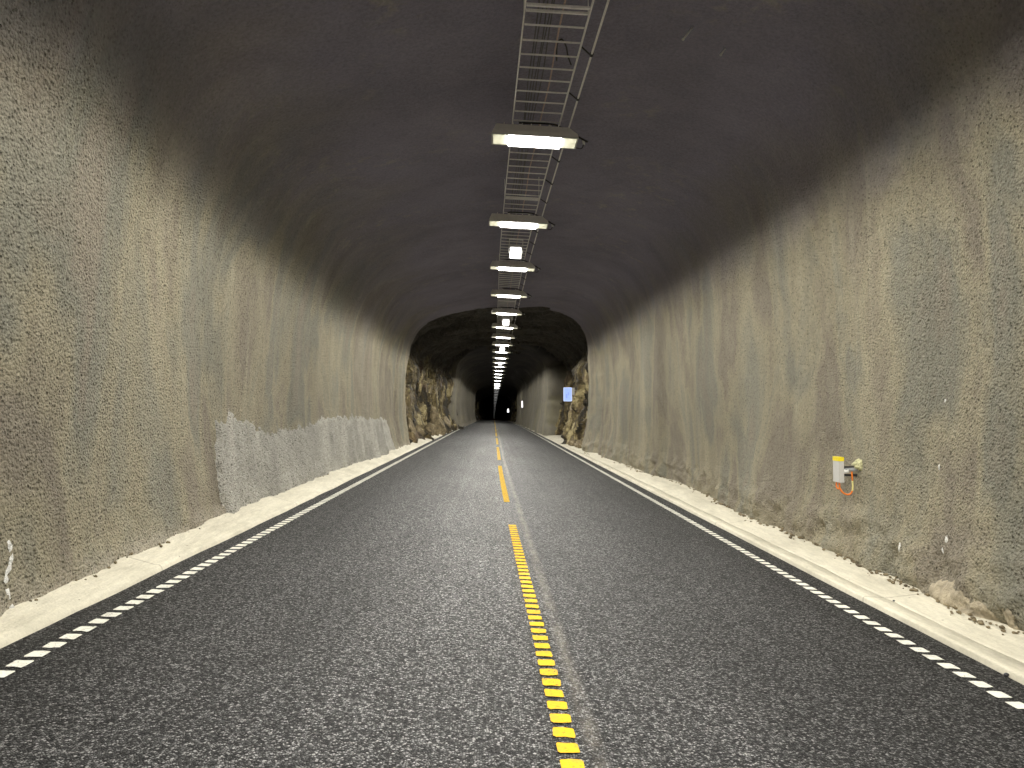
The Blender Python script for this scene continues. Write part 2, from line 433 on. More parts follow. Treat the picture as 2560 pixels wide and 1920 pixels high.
def split3(P, jl, jr, names, m, infos, normals=None):
    nn = grid_normals(P) if normals is None else normals
    out = []
    for nm, sl_, info in zip(names, (slice(0, jl + 1), slice(jl, jr + 1), slice(jr, None)), infos):
        out.append(grid_obj(nm, P[:, sl_], m, nn[:, sl_], **info))
    return out

# --- first stretch: sprayed concrete round the camera
ys = np.r_[np.arange(-16, 2.5, .25), np.arange(2.5, 14, .028), np.arange(14, 24, .06), np.arange(24, 30.4, .09)]
s, x, z, jl, jr = arc(.032, .085)
X, Y, Z, ox, oz = lining(ys, s, x, z, near=True)
yend = 30.6 + np.interp(s, [0, SL, (SL + SR) / 2, SR, ST], [-.1, .1, .6, 2.6, 2.5]) + .22 * vnoise(s * 1.3, s * 0, seed=41) + .10 * vnoise(s * 4, s * 0, seed=42)
w = np.clip((Y - 22) / (30.4 - 22), 0, 1)
Y = Y + w * (yend[None] - 30.4)
X, Y, Z = flare(X, Y, Z, ox, oz, 'far', yend)
P1 = stack(X, Y, Z); N1 = grid_normals(P1)
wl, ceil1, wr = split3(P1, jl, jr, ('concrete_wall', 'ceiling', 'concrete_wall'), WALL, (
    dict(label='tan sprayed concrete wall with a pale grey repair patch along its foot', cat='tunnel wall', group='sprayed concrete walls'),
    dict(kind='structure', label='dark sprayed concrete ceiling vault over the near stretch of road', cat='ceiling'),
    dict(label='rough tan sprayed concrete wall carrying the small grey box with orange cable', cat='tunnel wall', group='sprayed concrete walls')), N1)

# pale repair patch on the left wall, mortar smears and lime spots: raised skins cut from the same wall surface
def skin(name, i0, i1, j0, j1, offs, m, parent):
    Q = P1[i0:i1, j0:j1]; nn = N1[i0:i1, j0:j1]
    sgn = 1.0
    off = offs(Q[..., 1], Q[..., 2] - EYE)
    Q2 = Q + sgn * nn * off[..., None]
    o = grid_obj(name, Q2, m, None); o.parent = parent
    return o
yy = P1[:, 0, 1]
def patch_off(y, z):
    top = np.interp(y, [9.4, 10.5, 12.3, 13.2, 14.4, 16, 18.5, 22, 26], [-.16, -.06, -.36, -.30, -.33, -.16, -.12, -.2, -.27])
    top = top + .05 * vnoise(y * 3, y * 0, seed=51) + .035 * vnoise(y * 9, z * 3, seed=52)
    left = 9.62 + .10 * vnoise(z * 3, z * 0, seed=53) + .04 * vnoise(z * 11, y * 5, seed=54) + .12 * np.clip(-z - .6, 0, 1)
    right = 25.4 + .55 * np.clip(-z, 0, 1.4)
    d = np.minimum(np.minimum(top - z, (y - left) * 1.0), right - y)
    d = d + .05 * vnoise(y * 24, z * 20, seed=58) + .05 * vnoise(y * 11, z * 4, seed=59)
    m = np.clip((d + .03) / .16, 0, 1); m = m * m * (3 - 2 * m)
    return -.020 + .076 * m + m * (.016 * fbm(y * 5, z * 5, octaves=3, seed=55) + .012 * vnoise(y * 22, z * 22, seed=56) + .02 * vnoise(y * 3.2, z * .8, seed=57))
i0, i1 = np.searchsorted(yy[:-6], 9.2), np.searchsorted(yy[:-6], 26.6)
jz = int(np.searchsorted(P1[i0, :jl, 2] - EYE, .12))
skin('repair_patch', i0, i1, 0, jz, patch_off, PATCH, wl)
def seam_off(y, z):
    c = 5.27 + .05 * np.sin(z * 7) + .05 * vnoise(z * 5, z * 0, seed=61)
    m = np.clip(1 - np.abs(y - c) / .055, 0, 1) * np.clip((-.80 - z) / .1, 0, 1)
    return -.03 + .045 * m * (1 + .5 * vnoise(y * 30, z * 30, seed=62))
i0, i1 = np.searchsorted(yy[:-6], 4.95), np.searchsorted(yy[:-6], 5.6)
skin('lime_seam', i0, i1, 0, int(np.searchsorted(P1[i0, :jl, 2] - EYE, -.6)), seam_off, LIME, wl)
def mortar_off(y, z):
    top = np.interp(y, [5.75, 5.95, 6.3, 6.6, 6.85, 7.05], [-1.62, -1.51, -1.53, -1.48, -1.45, -1.6]) + .03 * vnoise(y * 8, z * 2, seed=71)
    d = np.minimum(np.minimum(top - z, y - 5.8), 7.0 - y) + .035 * vnoise(y * 16, z * 14, seed=73) + .03 * vnoise(y * 34, z * 30, seed=74)
    m = np.clip(d / .06, 0, 1)
    return -.05 + .062 * m + m * .018 * vnoise(y * 11, z * 1.5, seed=72)
i0, i1 = np.searchsorted(yy[:-6], 5.7), np.searchsorted(yy[:-6], 7.15)
jb = jr + int(np.searchsorted(-(P1[i0, jr:, 2] - EYE), 1.25))
skin('mortar_patch', i0, i1, jb, P1.shape[1], mortar_off, MORTAR, wr)

for k, (y_, z_, w_, h_) in enumerate(((7.08, -.53, .010, .028), (6.8, -1.17, .016, .040), (6.83, -1.26, .010, .03), (7.5, -1.36, .012, .045), (7.1, .09, .012, .02))):
    i_ = int(np.searchsorted(yy[:-6], y_)); col_ = P1[i_, jr:]
    xw_ = float(np.interp(-z_, -(col_[:, 2] - EYE), col_[:, 0]))
    bm = bmesh.new(); bmesh.ops.create_icosphere(bm, subdivisions=3, radius=1)
    for v in bm.verts:
        q = v.co * (1 + .4 * float(vnoise(v.co.y * 3, v.co.z * 3, v.co.x * 3, 90 + k))); v.co = Vector((xw_ + q.x * .012, y_ + q.y * w_, EYE + z_ + q.z * h_))
    from_bm('lime_spot', bm, LIME, wr, True)

# --- bare rock between the sprayed stretches
def rock_grid(ys, s, x, z, seed, amp, sl, sr, up, amp_roof=.6):
    Y = np.repeat(ys[:, None], len(s), 1); Sg = np.repeat(s[None], len(ys), 0)
    wv = lambda a: np.asarray(a)[:, None]
    X = np.where(x[None] < 0, x[None] * wv(sl), x[None] * wv(sr)); Z = np.repeat(z[None], len(ys), 0) + np.where(z[None] > 0, z[None] / 4.2 * wv(up), 0)
    u = Y + .35 * fbm(Y * .8, Sg * .8, seed=seed + 1); v = Sg + .35 * fbm(Y * .8, Sg * .8, seed=seed + 2)
    wall = np.clip((3.0 - Z) / .9, 0, 1)
    d = amp * wall * (facets(u, v, 2.0, 4.5, seed + 3) * .85 + facets(u, v, .75, 2.3, seed + 4) * .36 + facets(u, v, .33, .9, seed + 5) * .15)
    d = d + amp * amp_roof * (1 - wall) * (facets(u, v, 1.6, 3.2, seed + 6) * .35 + facets(u, v, .6, 1.4, seed + 7) * .22 + facets(u, v, .28, .6, seed + 8) * .09)
    d = d + amp * (.09 * fbm(Y * 2.5, Sg * 2.5, octaves=4, seed=seed + 9))
    foot = np.clip((-.5 - Z) / 1.0, 0, 1)
    d = d + foot * amp * (.22 + .35 * fbm(Y * 1.1, Sg * .9, seed=seed + 10))
    ox, oz = outward(s)
    return X - ox[None] * d, Y, Z - oz[None] * d
s2, x2, z2, jl2, jr2 = arc(.075, .10)
ys2 = np.arange(29.6, 64, .085)
one = np.ones_like(ys2)
XR, YR, ZR = rock_grid(ys2, s2, x2, z2, 100, .58,
    np.interp(ys2, [29, 34, 44, 54, 64], [1.24, 1.20, 1.14, 1.06, 1.0]), np.interp(ys2, [29, 33, 36, 40, 44, 48, 54, 64], [1.34, 1.26, 1.12, 1.14, 1.28, 1.30, 1.24, 1.15]),
    np.interp(ys2, [29, 40, 50, 64], [.16, .15, .25, .3]), 1.05)
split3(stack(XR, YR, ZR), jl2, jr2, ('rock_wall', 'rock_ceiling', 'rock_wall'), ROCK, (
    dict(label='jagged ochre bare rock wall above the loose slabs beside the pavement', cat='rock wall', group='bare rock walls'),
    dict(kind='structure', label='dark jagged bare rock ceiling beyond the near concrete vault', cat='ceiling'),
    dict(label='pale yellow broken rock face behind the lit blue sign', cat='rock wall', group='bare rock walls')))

# --- second sprayed stretch
s3, x3, z3, jl3, jr3 = arc(.10, .16)
ys3 = np.r_[np.arange(53.5, 118, .22)]
X, Y, Z, ox, oz = lining(ys3, s3, x3, z3, .86, .90, near=False, seed=200, ribs=True)
yst = np.interp(s3, [0, SL, SL + 2.2, SR - 2, SR, ST], [59.2, 58.4, 50.5, 50.5, 53.3, 53.6]) + .35 * vnoise(s3 * .9, s3 * 0, seed=201) + .12 * vnoise(s3 * 3, s3 * 0, seed=202)
w = np.clip((64 - Y) / (64 - 53.5), 0, 1)
Y = Y + w * (yst[None] - 53.5)
X, Y, Z = flare(X, Y, Z, ox, oz, 'near', yst, .42)
X, Y, Z = flare(X, Y, Z, ox, oz, 'far', None)
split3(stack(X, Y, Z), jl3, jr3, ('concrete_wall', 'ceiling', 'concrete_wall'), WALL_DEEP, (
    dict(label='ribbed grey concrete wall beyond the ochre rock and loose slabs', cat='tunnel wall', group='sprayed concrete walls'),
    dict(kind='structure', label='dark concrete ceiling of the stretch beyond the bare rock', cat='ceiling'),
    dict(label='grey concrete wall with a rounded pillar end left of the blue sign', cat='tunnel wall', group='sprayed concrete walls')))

# --- far bare rock and the last arch
s4, x4, z4, jl4, jr4 = arc(.2, .3)
ys4 = np.arange(116, 184, .4); one = np.ones_like(ys4)
XR, YR, ZR = rock_grid(ys4, s4, x4, z4, 300, .5, one * 1.08, one * 1.1, one * .3)
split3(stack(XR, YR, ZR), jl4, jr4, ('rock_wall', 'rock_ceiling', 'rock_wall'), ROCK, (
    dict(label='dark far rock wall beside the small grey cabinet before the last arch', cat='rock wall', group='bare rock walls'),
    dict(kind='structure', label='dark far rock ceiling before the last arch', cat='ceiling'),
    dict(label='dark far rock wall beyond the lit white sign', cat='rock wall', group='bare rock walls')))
ys5 = np.arange(180, 620, 4.0)
X, Y, Z, ox, oz = lining(ys5, s4, x4, z4, 1, 1, near=False, seed=400)
X, Y, Z = flare(X, Y, Z, ox, oz, 'near', None)
P5 = stack(X, Y, Z)
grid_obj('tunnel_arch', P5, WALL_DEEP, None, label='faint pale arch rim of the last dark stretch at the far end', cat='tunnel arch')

# ------------------------------------------------------------------ road, pavements, markings
def road_z(x, y): return -SLOPE * np.asarray(x, float) - drop(y)
ysr = np.r_[np.arange(-16, 40, 4.0), np.arange(40, 620, 6.0)]
xs = np.linspace(-3.2, 3.7, 15)
Yg, Xg = np.meshgrid(ysr, xs, indexing='ij')
road = grid_obj('road', np.stack([Xg, Yg, road_z(Xg, Yg)], -1), ASPHALT, flip=True, kind='structure', label='dark two lane asphalt road running through the tunnel', cat='road')

def strip(name, prof, m, lab, parent=None, ysr=None, wob=0.0):
    ysr = np.r_[np.arange(-16, 20, .3), np.arange(20, 60, 1.5), np.arange(60, 620, 6.0)]
    A = np.array(prof)
    X = np.repeat(A[None, :, 0], len(ysr), 0); Y = np.repeat(ysr[:, None], len(A), 1)
    Zo = np.repeat(A[None, :, 1], len(ysr), 0)
    e = wob * fbm(Y * .9, X * 0, seed=77); X = X + e
    Zo = Zo + np.where(np.abs(Zo) > .0535, .012 * fbm(Y * .7, X * 1.5, seed=78), 0)
    P = np.stack([X, Y, road_z(X, Y) + Zo], -1)
    return grid_obj(name, P, m, flip=True, parent=parent, **lab)
def dense(pts, n=8):
    out = []
    for a, b in zip(pts, pts[1:]):
        k = n if abs(b[0] - a[0]) > .3 else 1
        out += [(a[0] + (b[0] - a[0]) * t / k, a[1] + (b[1] - a[1]) * t / k) for t in range(k)]
    return out + [pts[-1]]
pl = strip('pavement', dense([(-5.4, .22), (-3.36, .13), (-3.07, .055), (-3.03, .050), (-3.005, .03), (-2.99, -.03)]), PAVE, dict(kind='structure', label='narrow pale concrete pavement below the wall with the grey patch', cat='pavement'), wob=.012)
pr = strip('pavement', dense([(3.635, .04), (3.643, .055), (3.68, .058), (4.1, .12), (5.9, .2)]), PAVE, dict(kind='structure', label='wide pale concrete pavement below the wall with the grey box', cat='pavement'))
strip('kerb', [(3.425, -.03), (3.432, .035), (3.438, .046), (3.45, .050), (3.628, .056), (3.634, .04)], PAVE, {}, parent=pr, wob=.004)

def marks(name, fx, ranges, width, m, period=.176, length=.112, until=95, lift=.005):
    bm = bmesh.new(); r = random.Random(hash(name) % 1 + len(ranges))
    def poly(y0, y1, jit):
        c = fx((y0 + y1) / 2); h = width / 2; ch = min(.013 if width > .106 else .008, (y1 - y0) * .3) if jit else 0
        if jit:
            j = lambda a: r.uniform(-a, a)
            k = j(.012)
            pts = [(-h + ch, y0 + j(.006)), (0, y0 + j(.006)), (h - ch * .6, y0 + k), (h, y0 + ch), (h + j(.005), y1 - ch), (h - ch, y1 + j(.006)), (0, y1 + j(.005)), (-h + ch * .6, y1 + j(.008)), (-h, y1 - ch), (-h + j(.005), y0 + ch)]
        else: pts = [(-h, y0), (h, y0), (h, y1), (-h, y1)]
        V = [bm.verts.new((c + px, py, float(road_z(c + px, py)) + lift)) for px, py in pts]
        bm.faces.new(V)
    for a, b in ranges:
        y = a
        while y < b:
            if y < until: poly(y, min(y + length, b), True); y += period
            else:
                e = min(y + 4.0, b); poly(y, e, False); y = e
    return from_bm(name, bm, m, road)
centre = lambda y: .185 + .175 * max(0.0, (22 - y) / 18.5) ** 1.6
marks('centre_line', centre, [(a + .0, a + 8.8) for a in [2.05 + 11.45 * k for k in range(0, 18)]], .108, YELLOW_PAINT, lift=.006)
marks('edge_line', lambda y: -2.735, [(-1, 330)], .105, WHITE_PAINT)
marks('edge_line', lambda y: 3.125, [(-1, 330)], .105, WHITE_PAINT)

# ------------------------------------------------------------------ lamps
LAMP_H = 3.6 + EYE
def lamp_x(y): return .475 + .07 * max(0.0, (14 - y) / 4.2) ** 1.2
def photometry(L):
    # street-lamp optics: wide beam to both sides, sharp cut-off above (steeper on one side), as in an IES curve
    L.use_nodes = True; nt = L.node_tree; em = next(n for n in nt.nodes if n.type == 'EMISSION')
    sep = N(nt, 'ShaderNodeSeparateXYZ', {'Vector': N(nt, 'ShaderNodeNewGeometry').outputs['Incoming']})
    zz = math_(nt, 'MAXIMUM', math_(nt, 'ABSOLUTE', sep.outputs[2]), .004)
    u = math_(nt, 'DIVIDE', sep.outputs[0], zz)                # across the road, tangent from straight down
    u = math_(nt, 'ADD', math_(nt, 'DIVIDE', u, 16.0), .5)
    beam = ramp(nt, u, BEAM)
    # second lobe: narrow across, long along the road towards the traffic
    v = math_(nt, 'DIVIDE', math_(nt, 'ABSOLUTE', sep.outputs[1]), zz)
    narrow = ramp(nt, u, [(.5 - 3.2 / 16, 0.0), (.5 - .3 / 16, 1.0), (.5 + .3 / 16, 1.0), (.5 + 3.2 / 16, 0.0)])
    lobe = math_(nt, 'MULTIPLY', narrow, math_(nt, 'MULTIPLY', math_(nt, 'MINIMUM', v, 6.0), .85))
    nt.links.new(math_(nt, 'MULTIPLY', math_(nt, 'ADD', beam, lobe), 2.6), em.inputs['Strength'])
BEAM = [(.5 + t / 16, v) for t, v in ((-7.9, 0.0), (-5.6, .03), (-4.0, .14), (-3.1, .52), (-2.3, 1.0), (-1.4, .44), (-.95, .29), (-.65, .47), (0, .47),
        (.65, .47), (.95, .29), (1.4, .44), (2.4, .82), (3.2, 1.0), (4.4, .55), (5.9, .16), (7.8, .02))]

def make_lamp():
    t = empty('tunnel_lamp', (0, 0, 0), 'x', 'lamp', 'lamps in a row under the tunnel ceiling')
    W, D, H = .57, .20, .15
    bm = bmesh.new()
    a = [bm.verts.new(p) for p in ((-W, -D, 0.004), (W, -D, .004), (W, D, .004), (-W, D, .004))]
    b_ = [bm.verts.new(p) for p in ((-W + .015, -D + .01, .05), (W - .015, -D + .01, .05), (W - .015, D - .01, .05), (-W + .015, D - .01, .05))]
    c = [bm.verts.new(p) for p in ((-W + .05, -D + .06, H), (W - .13, -D + .06, H), (W - .13, D - .06, H), (-W + .05, D - .06, H))]
    bm.faces.new(a[::-1]); bm.faces.new(c)
    for A, B in ((a, b_), (b_, c)):
        for k in range(4): bm.faces.new((A[k], A[(k + 1) % 4], B[(k + 1) % 4], B[k]))
    for k in range(7):                      # cooling fins along the roof of the housing
        xx = -.42 + k * .12; box(bm, (xx, -D + .07, H), (xx + .012, D - .07, H + .025))
    bmesh.ops.recalc_face_normals(bm, faces=bm.faces)
    from_bm('housing', bm, ALU, t)
    bm = bmesh.new(); e = .022
    box(bm, (-W, -D, -.014), (W, -D + e, .004)); box(bm, (-W, D - e, -.014), (W, D, .004))
    box(bm, (-W, -D + e, -.014), (-W + e, D - e, .004)); box(bm, (W - e, -D + e, -.014), (W, D - e, .004))
    from_bm('lens_frame', bm, FRAME, t)
    for sx in (-1, 1):
        bm = bmesh.new(); x0, x1 = sorted((sx * .35, sx * (W - e - .001)))
        box(bm, (x0, -D + e + .001, -.010), (x1, D - e - .001, .003))
        from_bm('side_glass', bm, SIDE_GLASS, t)
    bm = bmesh.new(); box(bm, (-.347, -D + e + .002, -.034), (.347, D - e - .002, .003), .008)
    from_bm('led_panel', bm, LED, t)
    bm = bmesh.new()
    tube(bm, curve_pts([(-.22, -.03, .215), (.05, -.03, .225), (.24, -.03, .22), (.34, -.03, .19), (.55, -.02, .09), (.71, -.02, .015)], 5), .013, 7)
    from_bm('support_arm', bm, BLACK, t, True)
    bm = bmesh.new()
    tube(bm, curve_pts([(.50, .05, .10), (.60, .05, .10), (.66, .04, .03), (.64, .05, -.05), (.57, .06, -.045)], 5), .008, 6)
    cab = from_bm('lamp_cable', bm, BLACK, t, True)
    bm = bmesh.new(); tube(bm, [(.655, .04, .055), (.668, .04, .0)], .016, 8)
    from_bm('plug', bm, WHITE_PL, cab)
    for xx in (-.2, .2):
        bm = bmesh.new(); box(bm, (xx - .02, -.025, H + .002), (xx + .02, .025, .232))
        from_bm('bracket', bm, GALV, t)
    return t

def copy_tree(o, parent=None):
    c = o.copy(); C.objects.link(c)
    if parent: c.parent = parent
    for ch in list(o.children): copy_tree(ch, c)
    return c

def lamp_dist(py):                          # distance at which a lamp of that elevation hangs
    tn = (1027 - py) / 1900
    lo, hi = 3.0, 900.0
    f = lambda d: 3.6 - float(drop(d)) - tn * d
    for _ in range(60):
        m_ = (lo + hi) / 2
        if f(m_) > 0: lo = m_
        else: hi = m_
    return lo
elev = [343, 557, 669, 738, 783, 818, 843, 862, 880, 895, 906.6, 916.7, 926.5, 935.5, 943.3, 951.7, 960, 964.3, 970, 973.4, 977.4, 981.7, 985.7, 989.6, 993, 995.8, 999.4,
        1002, 1006, 1009.5, 1013, 1016.8, 1020.7, 1024.7, 1029, 1032.7, 1036.6, 1040, 1043, 1046]
dist = [10.0 - 4.55 * k for k in (5, 4, 3, 2, 1)] + [lamp_dist(e) for e in elev]
ORD = ['nearest', 'second', 'third', 'fourth', 'fifth', 'sixth', 'seventh', 'eighth', 'ninth', 'tenth', 'eleventh', 'twelfth']
tilt = math.atan(SLOPE)
lamp0 = make_lamp()
lamps = [lamp0] + [copy_tree(lamp0) for _ in dist[1:]]
for i, d in enumerate(dist):
    o = lamps[i]
    o.location = (lamp_x(d), d, LAMP_H - float(drop(d))); o.rotation_euler = (0, tilt, 0)
    k = i - 5
    if k < 0: lab = 'lit ceiling lamp on the ladder overhead, before the nearest lamp in sight'
    elif k == 0: lab = 'largest lit ceiling lamp, nearest of the row, with both glass ends clear'
    elif k == 1: lab = 'second lit ceiling lamp from the viewer, just above the square spotlight'
    elif k < 12: lab = ORD[k] + ' lit ceiling lamp from the viewer in the row along the ladder'
    elif k < 20: lab = 'small distant lit ceiling lamp in the crowded middle of the row'
    else: lab = 'tiny far ceiling lamp seen as a dot over the dark end of the road'
    o['label'] = lab
    if d > 118:                              # the night-dimmed part of the tunnel
        for ch in o.children:
            if ch.name.startswith(('led_panel', 'side_glass')):
                ch.material_slots[0].link = 'OBJECT'; ch.material_slots[0].material = LED_FAR if ch.name.startswith('led') else GLASS_FAR
    if d < 175:
        L = bpy.data.lights.new('lamp_light', 'AREA'); L.shape = 'RECTANGLE'; L.size = .66; L.size_y = .26
        L.spread = math.radians(180); L.color = (1.0, .965, .875); photometry(L)
        L.energy = 200 * float(np.interp(d, [0, 45, 62, 100, 118, 130, 175], [1, .72, .40, .30, .16, .06, .04]))
        lo = bpy.data.objects.new('lamp_light', L); C.objects.link(lo); lo.parent = o
        lo.location = (0, 0, -.040); lo.rotation_euler = (0, -tilt, 0)

# ------------------------------------------------------------------ square spotlights under the ladder
def make_spot():
    t = empty('square_spotlight', (0, 0, 0), 'x', 'spotlight', 'square spotlights between the lamps')
    R = Matrix.Rotation(math.radians(-48), 4, 'X')   # face looks down and back along the road
    bm = bmesh.new(); box(bm, (-.135, -.15, .006), (.135, .15, .09), .012)
    for k in range(5): box(bm, (-.10 + k * .045, -.12, .091), (-.09 + k * .045, .12, .125))
    bm.transform(R); from_bm('housing', bm, ALU, t)
    bm = bmesh.new(); box(bm, (-.122, -.137, -.008), (.122, .137, .005), .004); bm.transform(R); from_bm('glass', bm, SPOT_GLASS, t)
    bm = bmesh.new()
    for sx in (-.15, .15): box(bm, (sx - .006, -.02, -.0), (sx + .006, .02, .30))
    box(bm, (-.144, -.02, .288), (.144, .02, .30)); from_bm('yoke', bm, GALV, t)
    return t
spot0 = make_spot()
sd = [16.6, 29.7, 42.6, 55.8, 96.0]
slab = ['lit square spotlight between the second and third lamps', 'lit square spotlight just beyond the fifth lamp', 'lit square spotlight merging with the eighth lamp',
        'small lit square spotlight beyond the tenth lamp', 'tiny lit square spotlight far down the row of lamps']
for i, d in enumerate(sd):
    o = spot0 if i == 0 else copy_tree(spot0)
    o.location = (.48, d, 3.47 + EYE - float(drop(d))); o.rotation_euler = (0, tilt, 0); o['label'] = slab[i]

# ------------------------------------------------------------------ cable ladder and cables
def lad_x(y): return .15 + .15 * max(0.0, (19 - y) / 12) ** 1.35       # left rail
def lad_z(x, y): return 3.86 + EYE - SLOPE * (x - .45) - float(drop(y))
LW = .630
lad = empty('cable_ladder', (.45, 2, 3.86 + EYE), 'long galvanised cable ladder hanging along the middle of the ceiling', 'cable ladder')
lad_off = Vector(lad.location)
ysl = np.r_[np.arange(2, 24, .5), np.arange(24, 90, 2.0), np.arange(90, 400, 8)]
def lpart(name, bm, m, parent, smooth=False):
    for v in bm.verts: v.co -= lad_off
    return from_bm(name, bm, m, parent, smooth)
for k in (0, 1):
    bm = bmesh.new(); prev = None
    for y in ysl:
        xx = lad_x(y) + k * LW; zz = lad_z(xx, y)
        ring = [bm.verts.new(p) for p in ((xx - .0065, y, zz - .012), (xx + .0065, y, zz - .012), (xx + .0065, y, zz + .026), (xx - .0065, y, zz + .026))]
        if prev:
            for q in range(4): bm.faces.new((prev[q], prev[(q + 1) % 4], ring[(q + 1) % 4], ring[q]))
        else: bm.faces.new(ring)
        prev = ring
    bm.faces.new(prev[::-1]); bmesh.ops.recalc_face_normals(bm, faces=bm.faces)
    lpart('side_rail', bm, GALV, lad)
def rung(bm, y, w=.011, t=.016):
    a, b_ = lad_x(y) + .012, lad_x(y) + LW - .012
    p = [(a, y - w / 2), (b_, y - w / 2), (b_, y + w / 2), (a, y + w / 2)]
    lo = [bm.verts.new((q[0], q[1], lad_z(q[0], q[1]) - .006)) for q in p]; hi = [bm.verts.new((q[0], q[1], lad_z(q[0], q[1]) - .006 + t)) for q in p]
    bm.faces.new(lo[::-1]); bm.faces.new(hi)
    for q in range(4): bm.faces.new((lo[q], lo[(q + 1) % 4], hi[(q + 1) % 4], hi[q]))
ry = [5.9 + .315 * k for k in range(260)]
far_bm = bmesh.new()
for k, y in enumerate(ry):
    if min(abs(y - j) for j in (7.16, 13.7, 20.2, 26.7, 33.2)) < .17: continue
    if k < 108:
        bm = bmesh.new(); rung(bm, y); lpart('rung', bm, GALV, lad)
    else: rung(far_bm, y)
o = lpart('rungs', far_bm, GALV, lad); o['kind'] = 'stuff'
for y in (7.16, 13.7, 20.2, 26.7, 33.2):
    bm = bmesh.new(); rung(bm, y - .05, .024, .026); rung(bm, y + .05, .018, .024); lpart('joint_bar', bm, GALV, lad)
# hangers up into the vault
for y in (4.0, 7.3, 13.8, 20.3, 26.8, 33.3, 40, 46.5):
    for k in (0, 1):
        bm = bmesh.new(); xx = lad_x(y) + k * LW
        tube(bm, [(xx, y, lad_z(xx, y) + .027), (xx, y, 4.42 + EYE - float(drop(y)))], .006, 6); lpart('hanger_rod', bm, GALV, lad)

def along(f, y0, y1, step=.35):
    n = int((y1 - y0) / step); return [f(y0 + (y1 - y0) * k / n) for k in range(n + 1)]
for k in range(5):
    ph = rng.uniform(0, 9); x_in = .14 + .034 * k
    def f(y, x_in=x_in, ph=ph):
        xx = lad_x(y) + x_in + .008 * math.sin(y * 1.1 + ph) + .006 * math.sin(y * 2.7 + ph * 2); return (xx, y, lad_z(xx, y) + .030)
    bm = bmesh.new(); tube(bm, along(f, 2, 62, .4), .007, 6)
    from_bm('power_cable', bm, CABLE, None, True, label='thin black cable in the bundle lying along the ladder rungs', cat='cable', group='black cables bundled on the ladder')
def f(y):
    xx = lad_x(y) + .37 + .012 * math.sin(y * .9) + .006 * math.sin(y * 2.9 + 1); return (xx, y, lad_z(xx, y) + .027)
bm = bmesh.new(); tube(bm, along(f, 2, 62, .4), .009, 6)
from_bm('power_cable', bm, RUSTY, None, True, label='single salmon cable lying along the middle of the ladder', cat='cable')
bm = bmesh.new()
y0 = 8.0; xr = lad_x(y0) + LW
tube(bm, curve_pts([(xr - .05, 8.35, lad_z(xr, y0) + .03), (xr - .10, 8.2, lad_z(xr, y0) + .06), (xr - .14, 8.0, lad_z(xr, y0) + .07), (xr - .20, 7.85, lad_z(xr, y0) + .07), (xr - .24, 7.95, lad_z(xr, y0) + .06), (xr - .22, 8.25, lad_z(xr, y0) + .03)], 6), .009, 6)
from_bm('loose_cable', bm, BLACK, None, True, label='loose black cable loop on the ladder before the nearest lamp', cat='cable')
# thin conduit beside the ladder, held by clips
cond = empty('conduit_pipe', (.95, 2, 3.84 + EYE), 'thin grey conduit clipped along the right side of the cable ladder', 'conduit')
lad_off = Vector(cond.location)
def f(y):
    xx = lad_x(y) + LW + .135; return (xx, y, lad_z(xx, y) - .01)
bm = bmesh.new(); tube(bm, along(f, 5, 62, .6), .012, 7); lpart('pipe', bm, GALV, cond, True)
for k in range(34):
    y = 8.0 + 1.16 * k; xx, _, zz = f(y); xr = lad_x(y) + LW + .012
    bm = bmesh.new(); tube(bm, [(xx, y - .022, zz), (xx, y + .022, zz)], .022, 8)
    tube(bm, [(xr, y - .10, lad_z(xr, y) + .02), (xx - .02, y, zz)], .009, 6); lpart('clip', bm, BLACK, cond)

# ------------------------------------------------------------------ bolts in the vault
for bx, by, L_, lab in ((2.10, 8.30, .14, 'longer shiny bolt end sticking out of the concrete vault'), (2.62, 8.62, .09, 'shorter shiny bolt end sticking out of the concrete vault')):
    zc = float(np.interp(bx, PA[70:200, 0], PA[70:200, 1])) + EYE
    bm = bmesh.new(); tube(bm, [(bx + L_ * .9, by, zc + .02), (bx, by - .02, zc - L_)], .009, 7); tube(bm, [(bx + .012, by - .018, zc - L_ + .014), (bx + .004, by - .02, zc - L_ + .003)], .016, 6)
    from_bm('ceiling_bolt', bm, WHITE_PL, None, True, label=lab, cat='bolt')

# ------------------------------------------------------------------ wall box on the right wall
def wall_x(y, zrel):                        # inner face of the near right wall
    i = int(np.searchsorted(yy[:-6], y)); col = P1[i, jr:]
    return float(np.interp(-(zrel), -(col[:, 2] - EYE), col[:, 0]))
bx = empty('junction_box', (4.0, 8.75, .92), 'small grey box with a yellow top on the right wall', 'junction box')
def bpart(name, bm, m, sm=False, parent=None): return from_bm(name, bm, m, parent or bx, sm)
bm = bmesh.new(); box(bm, (-.030, -.078, -.145), (.030, .078, .145), .004); body = bpart('box_body', bm, GREY_BOX)
bm = bmesh.new(); box(bm, (-.0325, -.0805, .100), (.0305, .0795, .1475), .002); bpart('yellow_cap', bm, YELLOW_PL)
wx = wall_x(8.75, -.68) - 4.0
bm = bmesh.new(); box(bm, (.031, -.05, .015), (wx + .04, -.02, .04)); box(bm, (.031, -.05, -.075), (wx + .04, -.02, -.05)); box(bm, (.031, .02, -.06), (.06, .05, .03)); bpart('bracket', bm, BLACK)
bm = bmesh.new(); tube(bm, [(.05, -.055, .0), (wx + .03, -.075, .01)], .022, 9); bpart('duct_stub', bm, GREY_DARK, True)
bm = bmesh.new(); tube(bm, [(.035, -.055, -.02), (.085, -.062, -.012)], .026, 9); bpart('white_sleeve', bm, WHITE_PL, True)
pts = curve_pts([(-.005, -.03, -.144), (-.006, -.03, -.20), (.03, -.035, -.262), (.085, -.05, -.285), (.125, -.06, -.25), (.132, -.066, -.17), (.125, -.07, -.08), (.12, -.075, -.02)], 6)
